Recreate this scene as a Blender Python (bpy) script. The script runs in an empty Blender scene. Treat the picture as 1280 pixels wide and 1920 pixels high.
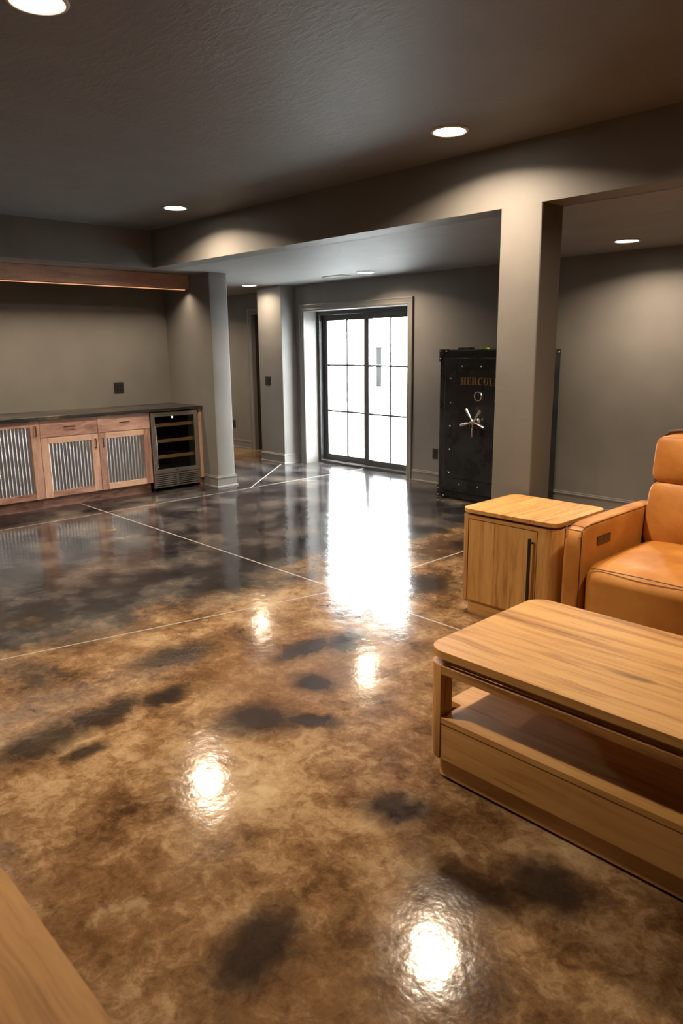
import bpy, bmesh, math, random
from mathutils import Vector, Matrix
random.seed(7)
C = bpy.context.scene.collection
sc = bpy.context.scene

# ------------------------------------------------------------------ camera
cam_d = bpy.data.cameras.new('camera')
cam = bpy.data.objects.new('camera', cam_d); C.objects.link(cam); sc.camera = cam
cam_d.sensor_fit = 'VERTICAL'; cam_d.sensor_height = 36.0; cam_d.lens = 1357.3 / 1920 * 36.0
cam_d.clip_start = 0.02
r_ = Vector((0.68921043, 0.72448243, -0.0106857)); d_ = Vector((0.15304011, -0.15997267, -0.97518586)); f_ = Vector((-0.70821445, 0.67047293, -0.2211297))
cam.matrix_world = Matrix(((r_.x, -d_.x, -f_.x, 0), (r_.y, -d_.y, -f_.y, 0), (r_.z, -d_.z, -f_.z, 1.53), (0, 0, 0, 1)))
cam_d.dof.use_dof = True; cam_d.dof.focus_distance = 5.0; cam_d.dof.aperture_fstop = 6.3

# ------------------------------------------------------------------ world, exposure
SKY = 58.0
LAMP_W = 34.0
WARM = (1.0, 0.79, 0.57)
w = bpy.data.worlds.new('overcast_sky'); sc.world = w; w.use_nodes = True
bg = w.node_tree.nodes['Background']; bg.inputs[0].default_value = (0.97, 0.985, 1.0, 1); bg.inputs[1].default_value = SKY
sc.cycles.diffuse_bounces = 2; sc.cycles.glossy_bounces = 3; sc.cycles.max_bounces = 6
vs = sc.view_settings
vs.view_transform = 'Standard'; vs.look = 'None'; vs.gamma = 1.0; vs.use_curve_mapping = False; vs.exposure = 0.0

# ------------------------------------------------------------------ dimensions
ZC, ZL = 2.68, 2.33            # main and dropped ceiling
YB = 3.88                      # face of the dropped beam
XS = -6.80                     # face of the soffit over the bar and end of the stub wall
XBAR = -7.72                   # back wall of the bar
YW = 6.40                      # wall with the patio door
YP = 6.15                      # pilaster face
X1, Y0 = 2.6, -2.6             # room behind the camera
XH = -11.0                     # end of the hall

# ------------------------------------------------------------------ node helpers
class NT:
    def __init__(s, name):
        s.m = bpy.data.materials.new(name); s.m.use_nodes = True
        s.t = s.m.node_tree; s.b = s.t.nodes['Principled BSDF']; s.out = s.t.nodes['Material Output']
    def n(s, ty, **kw):
        q = s.t.nodes.new(ty)
        for k, v in kw.items(): setattr(q, k, v)
        return q
    def l(s, a, b): s.t.links.new(a, b)
    def put(s, sock, v):
        if hasattr(v, 'is_output'): s.l(v, sock)
        elif isinstance(v, (tuple, list)) and len(v) == 3 and sock.type == 'RGBA': sock.default_value = (*v, 1)
        else: sock.default_value = v
    def math(s, op, a, b=0.0, c=None, clamp=False):
        q = s.n('ShaderNodeMath', operation=op, use_clamp=clamp); s.put(q.inputs[0], a); s.put(q.inputs[1], b)
        if c is not None: s.put(q.inputs[2], c)
        return q.outputs[0]
    def vmath(s, op, a, b=(0, 0, 0)):
        q = s.n('ShaderNodeVectorMath', operation=op); s.put(q.inputs[0], a); s.put(q.inputs[1], b)
        return q.outputs['Value'] if op in ('LENGTH', 'DISTANCE', 'DOT_PRODUCT') else q.outputs[0]
    def noise(s, vec, scale, detail=4, rough=0.55, dist=0.0, color=False):
        q = s.n('ShaderNodeTexNoise'); s.l(vec, q.inputs['Vector']); q.inputs['Scale'].default_value = scale
        q.inputs['Detail'].default_value = detail; q.inputs['Roughness'].default_value = rough; q.inputs['Distortion'].default_value = dist
        return q.outputs['Color'] if color else q.outputs['Fac']
    def ramp(s, fac, stops, interp='LINEAR'):
        q = s.n('ShaderNodeValToRGB'); q.color_ramp.interpolation = interp
        e = q.color_ramp.elements
        while len(e) < len(stops): e.new(0.5)
        for i, (p, c) in enumerate(stops):
            e[i].position = p; e[i].color = (*c, 1) if isinstance(c, (tuple, list)) else (c, c, c, 1)
        s.put(q.inputs[0], fac); return q.outputs[0]
    def mix(s, fac, a, b, mode='MIX'):
        q = s.n('ShaderNodeMix', data_type='RGBA', blend_type=mode); s.put(q.inputs[0], fac); s.put(q.inputs[6], a); s.put(q.inputs[7], b)
        return q.outputs[2]
    def smooth(s, v, lo, hi):
        q = s.n('ShaderNodeMapRange', interpolation_type='SMOOTHSTEP'); s.put(q.inputs[0], v); q.inputs[1].default_value = lo; q.inputs[2].default_value = hi
        return q.outputs[0]
    def mapping(s, vec, sc_=(1, 1, 1), rot=(0, 0, 0), loc=(0, 0, 0)):
        q = s.n('ShaderNodeMapping'); s.l(vec, q.inputs[0]); s.put(q.inputs[1], loc); q.inputs[2].default_value = rot; q.inputs[3].default_value = sc_
        return q.outputs[0]
    def bump(s, h, strength, dist=0.01):
        q = s.n('ShaderNodeBump'); s.l(h, q.inputs['Height']); q.inputs['Strength'].default_value = strength; q.inputs['Distance'].default_value = dist
        s.l(q.outputs[0], s.b.inputs['Normal'])
    def set(s, **kw):
        names = dict(color='Base Color', rough='Roughness', metal='Metallic', spec='Specular IOR Level', ior='IOR', coat='Coat Weight', coat_rough='Coat Roughness', em='Emission Color', ems='Emission Strength', sheen='Sheen Weight')
        for k, v in kw.items(): s.put(s.b.inputs[names[k]], v)
        return s
    @property
    def pos(s):
        return s.n('ShaderNodeNewGeometry').outputs['Position']
    @property
    def obj(s):
        return s.n('ShaderNodeTexCoord').outputs['Object']
    @property
    def rnd(s):
        return s.n('ShaderNodeObjectInfo').outputs['Random']

def plain(name, color, rough=0.5, metal=0.0, **kw):
    return NT(name).set(color=color, rough=rough, metal=metal, **kw).m

# ------------------------------------------------------------------ materials
def m_paint(name, col, bump_scale, strength, knock=False):
    t = NT(name); p = t.pos
    f = t.noise(p, 3.0, 3)
    c = t.mix(t.smooth(f, 0.3, 0.7), tuple(x * 0.95 for x in col), tuple(x * 1.05 for x in col))
    t.set(color=c, rough=0.55, spec=0.35)
    if knock:
        h = t.math('ADD', t.smooth(t.noise(t.mapping(p, (0.6, 1.5, 1)), 24, 5, 0.6, 0.6), 0.42, 0.66), t.math('MULTIPLY', t.noise(p, 130, 2), 0.3))
        t.bump(h, strength, 0.003)
    else:
        t.bump(t.noise(p, bump_scale, 3), strength, 0.002)
    return t.m

PAINT = (0.175, 0.165, 0.153)
M_wall = m_paint('taupe_wall_paint', PAINT, 170, 0.25)
M_trim = NT('taupe_trim_paint').set(color=(0.185, 0.175, 0.163), rough=0.32).m
M_ceil = m_paint('textured_ceiling_paint', (0.150, 0.147, 0.144), 30, 0.3, True)

M_ceil_low_daylit = m_paint('lower_ceiling_daylit_paint', (0.25, 0.247, 0.243), 30, 0.3, True)  # ceiling paint lightened: daylight from the patio door put into its colour

def m_floor():
    t = NT('stained_concrete'); p = t.pos
    wv = t.noise(p, 1.3, 5, 0.6, color=True)
    off = t.vmath('SCALE', t.vmath('SUBTRACT', wv, (0.5, 0.5, 0.5))); off.node.inputs['Scale'].default_value = 0.55
    wp = t.vmath('ADD', p, off)
    wv2 = t.noise(p, 7.0, 4, 0.6, color=True)
    off2 = t.vmath('SCALE', t.vmath('SUBTRACT', wv2, (0.5, 0.5, 0.5))); off2.node.inputs['Scale'].default_value = 0.16
    wq = t.vmath('ADD', p, off2)
    big = t.noise(wp, 1.25, 6, 0.62)
    mid = t.noise(wq, 4.5, 8, 0.68)
    fine = t.noise(wq, 24, 8, 0.8)
    v = t.math('ADD', t.math('MULTIPLY', big, 0.36), t.math('ADD', t.math('MULTIPLY', mid, 0.40), t.math('MULTIPLY', fine, 0.27)))
    brown = t.ramp(v, [(0.40, (0.050, 0.024, 0.010)), (0.46, (0.125, 0.066, 0.028)), (0.51, (0.225, 0.130, 0.060)), (0.56, (0.36, 0.235, 0.125)), (0.64, (0.52, 0.39, 0.23))])
    # tawny red washes and pale spots
    wash = t.smooth(t.noise(wp, 0.9, 3), 0.50, 0.66)
    brown = t.mix(t.math('MULTIPLY', wash, 0.45), brown, (0.17, 0.085, 0.034), 'MIX')
    pale = t.smooth(t.noise(t.mapping(wq, (1, 1, 1), (0, 0, 0.5), (4.1, 2.2, 0)), 3.2, 5, 0.6), 0.63, 0.72)
    brown = t.mix(t.math('MULTIPLY', pale, 0.55), brown, (0.44, 0.33, 0.19))
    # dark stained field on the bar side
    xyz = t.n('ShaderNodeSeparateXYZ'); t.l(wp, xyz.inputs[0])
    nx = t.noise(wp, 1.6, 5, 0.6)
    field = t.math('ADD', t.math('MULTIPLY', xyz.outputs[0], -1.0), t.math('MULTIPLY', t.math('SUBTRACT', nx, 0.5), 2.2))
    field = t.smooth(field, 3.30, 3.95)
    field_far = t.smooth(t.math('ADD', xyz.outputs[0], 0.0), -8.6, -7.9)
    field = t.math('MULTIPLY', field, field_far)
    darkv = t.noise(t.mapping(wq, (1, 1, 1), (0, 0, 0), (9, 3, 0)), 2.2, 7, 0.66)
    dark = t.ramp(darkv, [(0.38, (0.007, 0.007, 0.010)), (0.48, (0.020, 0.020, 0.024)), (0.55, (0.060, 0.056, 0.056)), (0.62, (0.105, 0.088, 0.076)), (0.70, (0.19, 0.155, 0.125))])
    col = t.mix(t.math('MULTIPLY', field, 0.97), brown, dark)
    # dark acid-stain blots
    m = None
    blots = [(-2.27, 1.66, .17, .13, .6), (-2.12, 1.80, .13, .06, .6), (-2.37, 2.06, .10, .10, 0), (-1.454, 1.636, .12, .085, .7), (-0.91, 1.66, .13, .11, .2), (-1.05, 1.50, .16, .10, .5),
             (-1.314, 0.93, .11, .15, .5), (-2.75, 0.93, .12, .20, 0.1), (-2.78, 1.20, .09, .20, .1), (-2.74, 1.47, .07, .13, .1), (-2.70, 2.28, .09, .20, .1), (-2.62, 2.50, .10, .16, .1),
             (-2.55, 1.02, .06, .10, 0), (-2.95, 3.55, .22, .20, 0), (-3.2, 4.6, .35, .4, 0), (-1.0, 0.72, .12, .08, .4), (-3.1, 1.75, .12, .22, 0)]
    for (x, y, rx, ry, a) in blots:
        q = t.n('ShaderNodeMapping'); q.vector_type = 'TEXTURE'; t.l(wq, q.inputs[0])
        q.inputs[1].default_value = (x, y, 0); q.inputs[2].default_value = (0, 0, a); q.inputs[3].default_value = (rx * 1.25, ry * 1.25, 1.0)
        dd = t.vmath('LENGTH', q.outputs[0])
        k = t.smooth(dd, 1.25, 0.35)
        m = k if m is None else t.math('MAXIMUM', m, k)
    m = t.math('MULTIPLY', m, 0.9)
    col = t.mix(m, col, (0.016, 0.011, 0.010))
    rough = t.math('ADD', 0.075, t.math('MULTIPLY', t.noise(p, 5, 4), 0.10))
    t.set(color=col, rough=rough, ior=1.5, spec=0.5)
    h = t.math('ADD', t.math('MULTIPLY', t.noise(p, 9, 3), 1.0), t.math('MULTIPLY', t.noise(p, 85, 2), 0.10))
    t.bump(h, 0.16, 0.01)
    return t.m
M_floor = m_floor()
M_joint = NT('joint_filler').set(color=(0.33, 0.30, 0.27), rough=0.5).m

def m_wood(name, stops, axis, stretch=14.0, scale=5.0, rough=0.45, saw=0.0, knots=0.6, var=0.35, bump=0.15, flecks=0.0):
    """axis = grain direction 0/1/2 in object space"""
    t = NT(name); p = t.obj
    r = t.rnd
    o = t.n('ShaderNodeCombineXYZ'); t.l(t.math('MULTIPLY', r, 37.0), o.inputs[0]); t.l(t.math('MULTIPLY', r, 91.0), o.inputs[1]); t.l(t.math('MULTIPLY', r, 53.0), o.inputs[2])
    p = t.vmath('ADD', p, o.outputs[0])
    s3 = [1.0, 1.0, 1.0]; s3[axis] = 1.0 / stretch
    wv = t.noise(p, 3.0, 3, color=True)
    off = t.vmath('SCALE', t.vmath('SUBTRACT', wv, (0.5, 0.5, 0.5))); off.node.inputs['Scale'].default_value = 0.035
    g = t.mapping(t.vmath('ADD', p, off), tuple(s3))
    a = t.noise(g, scale * 3.2, 5, 0.6, 0.8)
    b = t.noise(g, scale * 16, 4, 0.7)
    s4 = [1.0, 1.0, 1.0]; s4[axis] = 0.35
    c = t.noise(t.mapping(p, tuple(s4)), scale * 0.8, 3, 0.5)
    v = t.math('ADD', t.math('MULTIPLY', a, 0.55), t.math('ADD', t.math('MULTIPLY', b, 0.22), t.math('MULTIPLY', c, 0.23)))
    v = t.math('ADD', v, t.math('MULTIPLY', t.math('SUBTRACT', r, 0.5), var * 0.28))
    col = t.ramp(v, stops)
    s5 = [1.0, 1.0, 1.0]; s5[axis] = 0.28
    kn = t.smooth(t.noise(t.mapping(p, tuple(s5), (0, 0, 0), (3, 7, 1)), 9.0, 2, 0.5, 0.4), 0.70, 0.80)
    col = t.mix(t.math('MULTIPLY', kn, knots), col, tuple(x * 0.35 for x in stops[0][1]))
    if flecks:
        s6 = [1.0, 1.0, 1.0]; s6[axis] = 1.0 / 16
        fk = t.smooth(t.noise(t.mapping(p, tuple(s6), (0, 0, 0), (1, 2, 5)), 48.0, 3, 0.6, 0.5), 0.64, 0.74)
        fm = t.smooth(t.noise(t.mapping(p, tuple(s4), (0, 0, 0), (8, 2, 4)), 5.0, 2), 0.42, 0.62)
        col = t.mix(t.math('MULTIPLY', t.math('MULTIPLY', fk, fm), flecks), col, tuple(x * 0.55 for x in stops[0][1]))
    if saw:
        sw = t.n('ShaderNodeTexWave', wave_type='BANDS', bands_direction='XYZ'[axis]); t.l(p, sw.inputs[0]); sw.inputs['Scale'].default_value = 18; sw.inputs['Distortion'].default_value = 3.5; sw.inputs['Detail Scale'].default_value = 0.6
        col = t.mix(t.math('MULTIPLY', sw.outputs['Fac'], saw), col, tuple(x * 0.55 for x in stops[0][1]))
    t.set(color=col, rough=rough, spec=0.4)
    t.bump(b, bump, 0.002)
    return t.m
OAK = [(0.32, (0.22, 0.088, 0.022)), (0.41, (0.42, 0.20, 0.058)), (0.49, (0.58, 0.310, 0.098)), (0.58, (0.66, 0.375, 0.130)), (0.70, (0.71, 0.44, 0.175))]
M_oak = [m_wood('oak_grain_%s' % 'xyz'[a], OAK, a, stretch=22.0, scale=8.0, var=0.32, flecks=0.75) for a in range(3)]
REC = [(0.32, (0.19, 0.092, 0.066)), (0.43, (0.40, 0.220, 0.160)), (0.52, (0.55, 0.335, 0.25)), (0.62, (0.65, 0.42, 0.30)), (0.72, (0.69, 0.44, 0.275))]
M_console = m_wood('amber_oak_console', [(0.34, (0.16, 0.055, 0.012)), (0.43, (0.44, 0.185, 0.042)), (0.50, (0.66, 0.32, 0.080)), (0.58, (0.76, 0.40, 0.110)), (0.70, (0.82, 0.46, 0.12))], 0, rough=0.6, stretch=22.0, scale=6.0, var=0.1, flecks=0.8)
M_rec = [m_wood('reclaimed_grain_%s' % 'xyz'[a], REC, a, stretch=6.0, scale=4.0, rough=0.55, saw=0.16, var=1.0, knots=0.7) for a in range(3)]
M_brown_door = m_wood('dark_brown_door_wood', [(0.35, (0.018, 0.009, 0.006)), (0.65, (0.05, 0.026, 0.016))], 2, rough=0.4)
M_shelfwood = m_wood('beech_shelf_front', [(0.35, (0.30, 0.18, 0.085)), (0.65, (0.52, 0.34, 0.18))], 1, rough=0.5)

def m_counter():
    t = NT('leathered_stone_counter'); p = t.obj
    v = t.noise(t.mapping(p, (1, 0.35, 1)), 4.0, 7, 0.65, 0.8)
    t.set(color=t.ramp(v, [(0.40, (0.018, 0.017, 0.016)), (0.55, (0.045, 0.040, 0.034)), (0.66, (0.13, 0.11, 0.085))]), rough=0.34)
    t.bump(t.noise(p, 60, 3), 0.15, 0.002)
    return t.m
M_counter = m_counter()

def m_leather():
    t = NT('caramel_leather'); p = t.obj
    v = t.noise(p, 3.0, 4, 0.6)
    t.set(color=t.ramp(v, [(0.35, (0.40, 0.150, 0.026)), (0.50, (0.50, 0.200, 0.038)), (0.68, (0.60, 0.27, 0.060))]), rough=t.ramp(t.noise(p, 9, 4), [(0.3, 0.38), (0.7, 0.55)]), spec=0.35)
    vo = t.n('ShaderNodeTexVoronoi'); t.l(p, vo.inputs['Vector']); vo.inputs['Scale'].default_value = 260
    t.bump(t.math('ADD', t.math('MULTIPLY', vo.outputs['Distance'], 0.5), t.math('MULTIPLY', t.noise(p, 14, 4), 2.5)), 0.16, 0.004)
    return t.m
M_leather = m_leather()
M_piping = plain('dark_leather_piping', (0.10, 0.045, 0.016), 0.5)

def m_metal(name, col, rough, brush=None):
    t = NT(name); t.set(color=col, metal=1.0, rough=rough)
    if brush:
        v = t.noise(t.mapping(t.obj, brush), 8, 4)
        t.set(rough=t.ramp(v, [(0.3, rough * 0.8), (0.7, rough * 1.35)])); t.bump(v, 0.03, 0.001)
    return t.m
M_galv = m_metal('galvanised_steel', (0.72, 0.73, 0.74), 0.34)
M_steel = m_metal('brushed_stainless', (0.66, 0.64, 0.61), 0.30)
M_chrome = m_metal('polished_chrome', (0.92, 0.92, 0.92), 0.2)
M_iron = plain('dark_iron_pull', (0.06, 0.045, 0.038), 0.45, 0.7)
M_black_plastic = plain('black_plastic', (0.012, 0.012, 0.012), 0.42)
M_plate = plain('dark_bronze_plate', (0.022, 0.019, 0.017), 0.42)
M_interior = plain('black_liner', (0.006, 0.006, 0.006), 0.6)
M_gold = plain('gold_leaf_lettering', (0.42, 0.27, 0.10), 0.45, 0.3)
M_green = plain('lime_green_plastic', (0.42, 0.66, 0.03), 0.5)
M_frame = plain('charcoal_door_frame', (0.042, 0.041, 0.042), 0.38)
M_gun = plain('gunmetal_control_plate', (0.10, 0.072, 0.05), 0.36, 0.8)
M_port = plain('black_port', (0.006, 0.006, 0.006), 0.3)

def m_safe():
    t = NT('black_safe_enamel'); p = t.obj
    v = t.noise(p, 3.5, 5, 0.65)
    t.set(color=t.ramp(v, [(0.4, (0.010, 0.011, 0.013)), (0.7, (0.022, 0.024, 0.027))]), rough=t.ramp(v, [(0.4, 0.22), (0.62, 0.42)]), spec=0.5)
    t.bump(t.noise(p, 40, 3), 0.04, 0.002)
    return t.m
M_safe = m_safe()

def m_glass(name, tint, rough=0.0, refl=1.0):
    t = NT(name); t.t.nodes.remove(t.b)
    tr = t.n('ShaderNodeBsdfTransparent'); tr.inputs[0].default_value = (*tint, 1)
    gl = t.n('ShaderNodeBsdfGlossy'); gl.inputs['Roughness'].default_value = rough
    ge = t.n('ShaderNodeNewGeometry')                      # Schlick reflectance of thin glass, same on both faces
    c = t.math('ABSOLUTE', t.vmath('DOT_PRODUCT', ge.outputs['Incoming'], ge.outputs['Normal']))
    fr = t.math('ADD', 0.04, t.math('MULTIPLY', 0.96, t.math('POWER', t.math('SUBTRACT', 1.0, c), 5.0)))
    mx = t.n('ShaderNodeMixShader'); t.l(fr, mx.inputs[0]); t.l(tr.outputs[0], mx.inputs[1]); t.l(gl.outputs[0], mx.inputs[2])
    t.l(mx.outputs[0], t.out.inputs[0])
    return t.m
M_glass = m_glass('window_glass', (0.93, 0.96, 0.95))
M_tint = m_glass('smoked_fridge_glass', (0.78, 0.76, 0.73), 0.02)

def m_emit(name, col, s):
    t = NT(name); t.set(color=(0.8, 0.8, 0.8), em=col, ems=s, rough=0.6); return t.m
M_lens = m_emit('lit_lamp_lens', (1.0, 0.90, 0.76), 26.0)
M_led = m_emit('lit_warm_strip', (1.0, 0.40, 0.16), 0.9)
M_led_white = m_emit('lit_display', (0.75, 0.80, 1.0), 3.0)
M_lamptrim = plain('white_lamp_trim', (0.55, 0.54, 0.52), 0.5)
def m_ground():
    t = NT('snow_dusted_paving'); p = t.pos
    t.set(color=t.ramp(t.noise(p, 1.2, 5, 0.6), [(0.35, (0.76, 0.77, 0.78)), (0.65, (0.85, 0.86, 0.87))]), rough=0.8); return t.m
M_ground = m_ground()
M_snow = plain('old_snow', (0.80, 0.82, 0.84), 0.8)
M_post = plain('dark_bronze_post', (0.012, 0.012, 0.012), 0.9, spec=0.0)

# ------------------------------------------------------------------ mesh helpers
ORG = {}
def box(bm, x0, x1, y0, y1, z0, z1, bev=0.0, seg=2):
    vs_ = [bm.verts.new((x, y, z)) for x in (x0, x1) for y in (y0, y1) for z in (z0, z1)]
    fs = [bm.faces.new([vs_[i] for i in f]) for f in ((0, 1, 3, 2), (4, 6, 7, 5), (0, 4, 5, 1), (2, 3, 7, 6), (0, 2, 6, 4), (1, 5, 7, 3))]
    if bev:
        ed = list({e for f in fs for e in f.edges})
        bmesh.ops.bevel(bm, geom=ed, offset=bev, segments=seg, profile=0.5, affect='EDGES')
    return bm
def nb(): return bmesh.new()
def bx(*a, **k): return box(nb(), *a, **k)
def cyl(bm, p0, p1, r0, r1=None, seg=20, caps=True):
    r1 = r0 if r1 is None else r1
    p0, p1 = Vector(p0), Vector(p1); z = (p1 - p0).normalized()
    x = z.orthogonal().normalized(); y = z.cross(x)
    A = [bm.verts.new(p0 + (x * math.cos(t) + y * math.sin(t)) * r0) for t in [2 * math.pi * i / seg for i in range(seg)]]
    B = [bm.verts.new(p1 + (x * math.cos(t) + y * math.sin(t)) * r1) for t in [2 * math.pi * i / seg for i in range(seg)]]
    for i in range(seg): bm.faces.new((A[i], A[(i + 1) % seg], B[(i + 1) % seg], B[i]))
    if caps: bm.faces.new(A[::-1]); bm.faces.new(B)
    return bm
def lathe(bm, prof, c, axis=2, seg=32, sign=1):
    """prof: (radius, height along axis)"""
    rings = []
    for (r, h) in prof:
        ring = []
        for i in range(seg):
            t = 2 * math.pi * i / seg; a, b = r * math.cos(t), r * math.sin(t)
            v = [0, 0, 0]; v[axis] = h * sign; v[(axis + 1) % 3] = a; v[(axis + 2) % 3] = b
            ring.append(bm.verts.new(Vector(c) + Vector(v)))
        rings.append(ring)
    for A, B in zip(rings, rings[1:]):
        for i in range(seg): bm.faces.new((A[i], A[(i + 1) % seg], B[(i + 1) % seg], B[i]))
    for R in (rings[0], rings[-1]):
        if len({tuple(round(q, 6) for q in v.co) for v in R}) > 2: bm.faces.new(R)
    bmesh.ops.remove_doubles(bm, verts=bm.verts, dist=1e-6)
    return bm
def tube(bm, pts, r, seg=8, closed=False):
    pts = [Vector(p) for p in pts]; n = len(pts); rings = []
    up = None
    for i, p in enumerate(pts):
        a = pts[(i - 1) % n] if (closed or i > 0) else p
        b = pts[(i + 1) % n] if (closed or i < n - 1) else p
        t = (b - a).normalized()
        if up is None: up = t.orthogonal().normalized()
        up = (up - t * up.dot(t)).normalized(); s = t.cross(up)
        rings.append([bm.verts.new(p + (up * math.cos(q) + s * math.sin(q)) * r) for q in [2 * math.pi * k / seg for k in range(seg)]])
    m = n if closed else n - 1
    for i in range(m):
        A, B = rings[i], rings[(i + 1) % n]
        for k in range(seg): bm.faces.new((A[k], A[(k + 1) % seg], B[(k + 1) % seg], B[k]))
    if not closed: bm.faces.new(rings[0][::-1]); bm.faces.new(rings[-1])
    return bm
def prism(bm, poly, z0, z1, axis=2, bev=0.0, seg=2):
    """poly of 2d points extruded along axis; for axis 2: (x,y); 1: (x,z); 0: (y,z)"""
    def V(a, b, h):
        return {2: (a, b, h), 1: (a, h, b), 0: (h, a, b)}[axis]
    A = [bm.verts.new(V(a, b, z0)) for a, b in poly]; B = [bm.verts.new(V(a, b, z1)) for a, b in poly]; n = len(poly)
    fs = [bm.faces.new(A), bm.faces.new(B[::-1])] + [bm.faces.new((A[i], B[i], B[(i + 1) % n], A[(i + 1) % n])) for i in range(n)]
    if bev:
        ed = list(set(fs[0].edges) | set(fs[1].edges))
        bmesh.ops.bevel(bm, geom=ed, offset=bev, segments=seg, profile=0.5, affect='EDGES')
    return bm
def rrect(x0, x1, y0, y1, r, n=8):
    """r: one radius or four (x1y1, x0y1, x0y0, x1y0)"""
    rr = [r] * 4 if not isinstance(r, (tuple, list)) else r
    P = []
    for k, (cx, cy) in enumerate(((x1, y1), (x0, y1), (x0, y0), (x1, y0))):
        q = rr[k]; sx, sy = (1, -1, -1, 1)[k], (1, 1, -1, -1)[k]
        if q <= 0: P.append((cx, cy)); continue
        ox, oy = cx - sx * q, cy - sy * q
        for i in range(n + 1):
            a = math.pi / 2 * (k + i / n); P.append((ox + q * math.cos(a), oy + q * math.sin(a)))
    return P
def clip(poly, ax, lo, hi):
    def half(P, f):
        out = []
        for i in range(len(P)):
            a, b = P[i], P[(i + 1) % len(P)]; fa, fb = f(a), f(b)
            if fa >= 0: out.append(a)
            if (fa >= 0) != (fb >= 0):
                t = fa / (fa - fb); out.append((a[0] + (b[0] - a[0]) * t, a[1] + (b[1] - a[1]) * t))
        return out
    return half(half(poly, lambda p: p[ax] - lo), lambda p: hi - p[ax])
def cushion(x0, x1, y0, y1, z0, z1, k=6.0, bulge=(0, 0, 0), n=14):
    """soft box: superquadric corners plus a swell on each pair of faces"""
    bm = nb(); bmesh.ops.create_cube(bm, size=2.0)
    bmesh.ops.subdivide_edges(bm, edges=bm.edges[:], cuts=n, use_grid_fill=True)
    c = ((x0 + x1) / 2, (y0 + y1) / 2, (z0 + z1) / 2); h = ((x1 - x0) / 2, (y1 - y0) / 2, (z1 - z0) / 2)
    for v in bm.verts:
        u = [v.co.x, v.co.y, v.co.z]
        s = sum(abs(q) ** k for q in u) ** (1.0 / k); u = [q / s for q in u]
        p = []
        for i in range(3):
            j, l = (i + 1) % 3, (i + 2) % 3
            p.append(c[i] + u[i] * (h[i] + bulge[i] * (1 - u[j] ** 2) * (1 - u[l] ** 2)))
        v.co = p
    return bm

def empty(name, loc, label=None, cat=None, group=None):
    o = bpy.data.objects.new(name, None); C.objects.link(o); o.location = loc; o.empty_display_size = 0.1
    ORG[o.name] = Vector(loc)
    if label: tag(o, label, cat, group)
    return o
def tag(o, label, cat=None, group=None, kind=None):
    if label: o['label'] = label
    if cat: o['category'] = cat
    if group: o['group'] = group
    if kind: o['kind'] = kind
    return o
def obj(name, bm, mat, parent=None, smooth=False, label=None, sharp=35):
    """mesh built in world coordinates, stored relative to its thing's origin"""
    org = Vector((0, 0, 0))
    if parent is not None: org = ORG[parent.name]
    bmesh.ops.recalc_face_normals(bm, faces=bm.faces)
    bmesh.ops.translate(bm, verts=bm.verts, vec=-org)
    me = bpy.data.meshes.new(name); bm.to_mesh(me); bm.free()
    me.materials.append(mat)
    if smooth:
        for p in me.polygons: p.use_smooth = True
        me.set_sharp_from_angle(angle=math.radians(sharp))
    o = bpy.data.objects.new(name, me); C.objects.link(o)
    if parent is not None: o.parent = parent
    ORG[o.name] = org
    if label: o['label'] = label
    return o
def struct(name, bm, mat, label, smooth=False, parent=None):
    o = obj(name, bm, mat, parent, smooth)
    if parent is None: tag(o, label, kind='structure')
    return o
def single(name, bm, mat, label, cat, group=None, smooth=False):
    """one-mesh thing: origin at its base centre"""
    xs = [v.co.x for v in bm.verts]; ys = [v.co.y for v in bm.verts]; zs = [v.co.z for v in bm.verts]
    c = Vector(((min(xs) + max(xs)) / 2, (min(ys) + max(ys)) / 2, min(zs)))
    bmesh.ops.translate(bm, verts=bm.verts, vec=-c)
    o = obj(name, bm, mat, None, smooth); o.location = c
    return tag(o, label, cat, group)

# ================================================================== STRUCTURE
# ---- floor: base with joint filler, slabs on top
fl = struct('floor', bx(XH - .2, X1 + .1, Y0 - .1, 6.80, -0.12, -0.0006), M_joint, 'glossy stained concrete floor, brown turning black near the bar')
XJ = -6.535; XK = -3.24; YJ = 3.06; g = 0.006
slabs = [
    [(XH - .2, Y0 - .1), (XJ - g, Y0 - .1), (XJ - g, YJ - g), (XH - .2, YJ - g)],
    [(XH - .2, YJ + g), (XJ - g, YJ + g), (XJ - g, 4.78 - g), (-8.10 - g, 6.68 - g), (-8.10 - g, 6.80), (XH - .2, 6.80)],
    [(XJ - g, 4.785 + g), (XJ - g, 6.64), (-8.06 + g, 6.64)],
    [(XJ + g, YJ + g), (XK - g, YJ + g), (XK - g, 6.64), (XJ + g, 6.64)],
    [(XK + g, YJ + g), (X1 + .1, YJ + g), (X1 + .1, 6.64), (XK + g, 6.64)],
    [(XJ + g, YJ - g), (XJ + g, Y0 - .1), (-4.55 - g, Y0 - .1), (-3.695 - g, 1.09), (XK - .02 - g, YJ - g)],
    [(-4.55 + g, Y0 - .1), (X1 + .1, Y0 - .1), (X1 + .1, YJ - g), (XK - .02 + g, YJ - g), (-3.695 + g, 1.09)],
]
for P in slabs:
    obj('slab', prism(nb(), P, -0.03, 0.0, bev=0.0005, seg=1), M_floor, fl)

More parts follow.
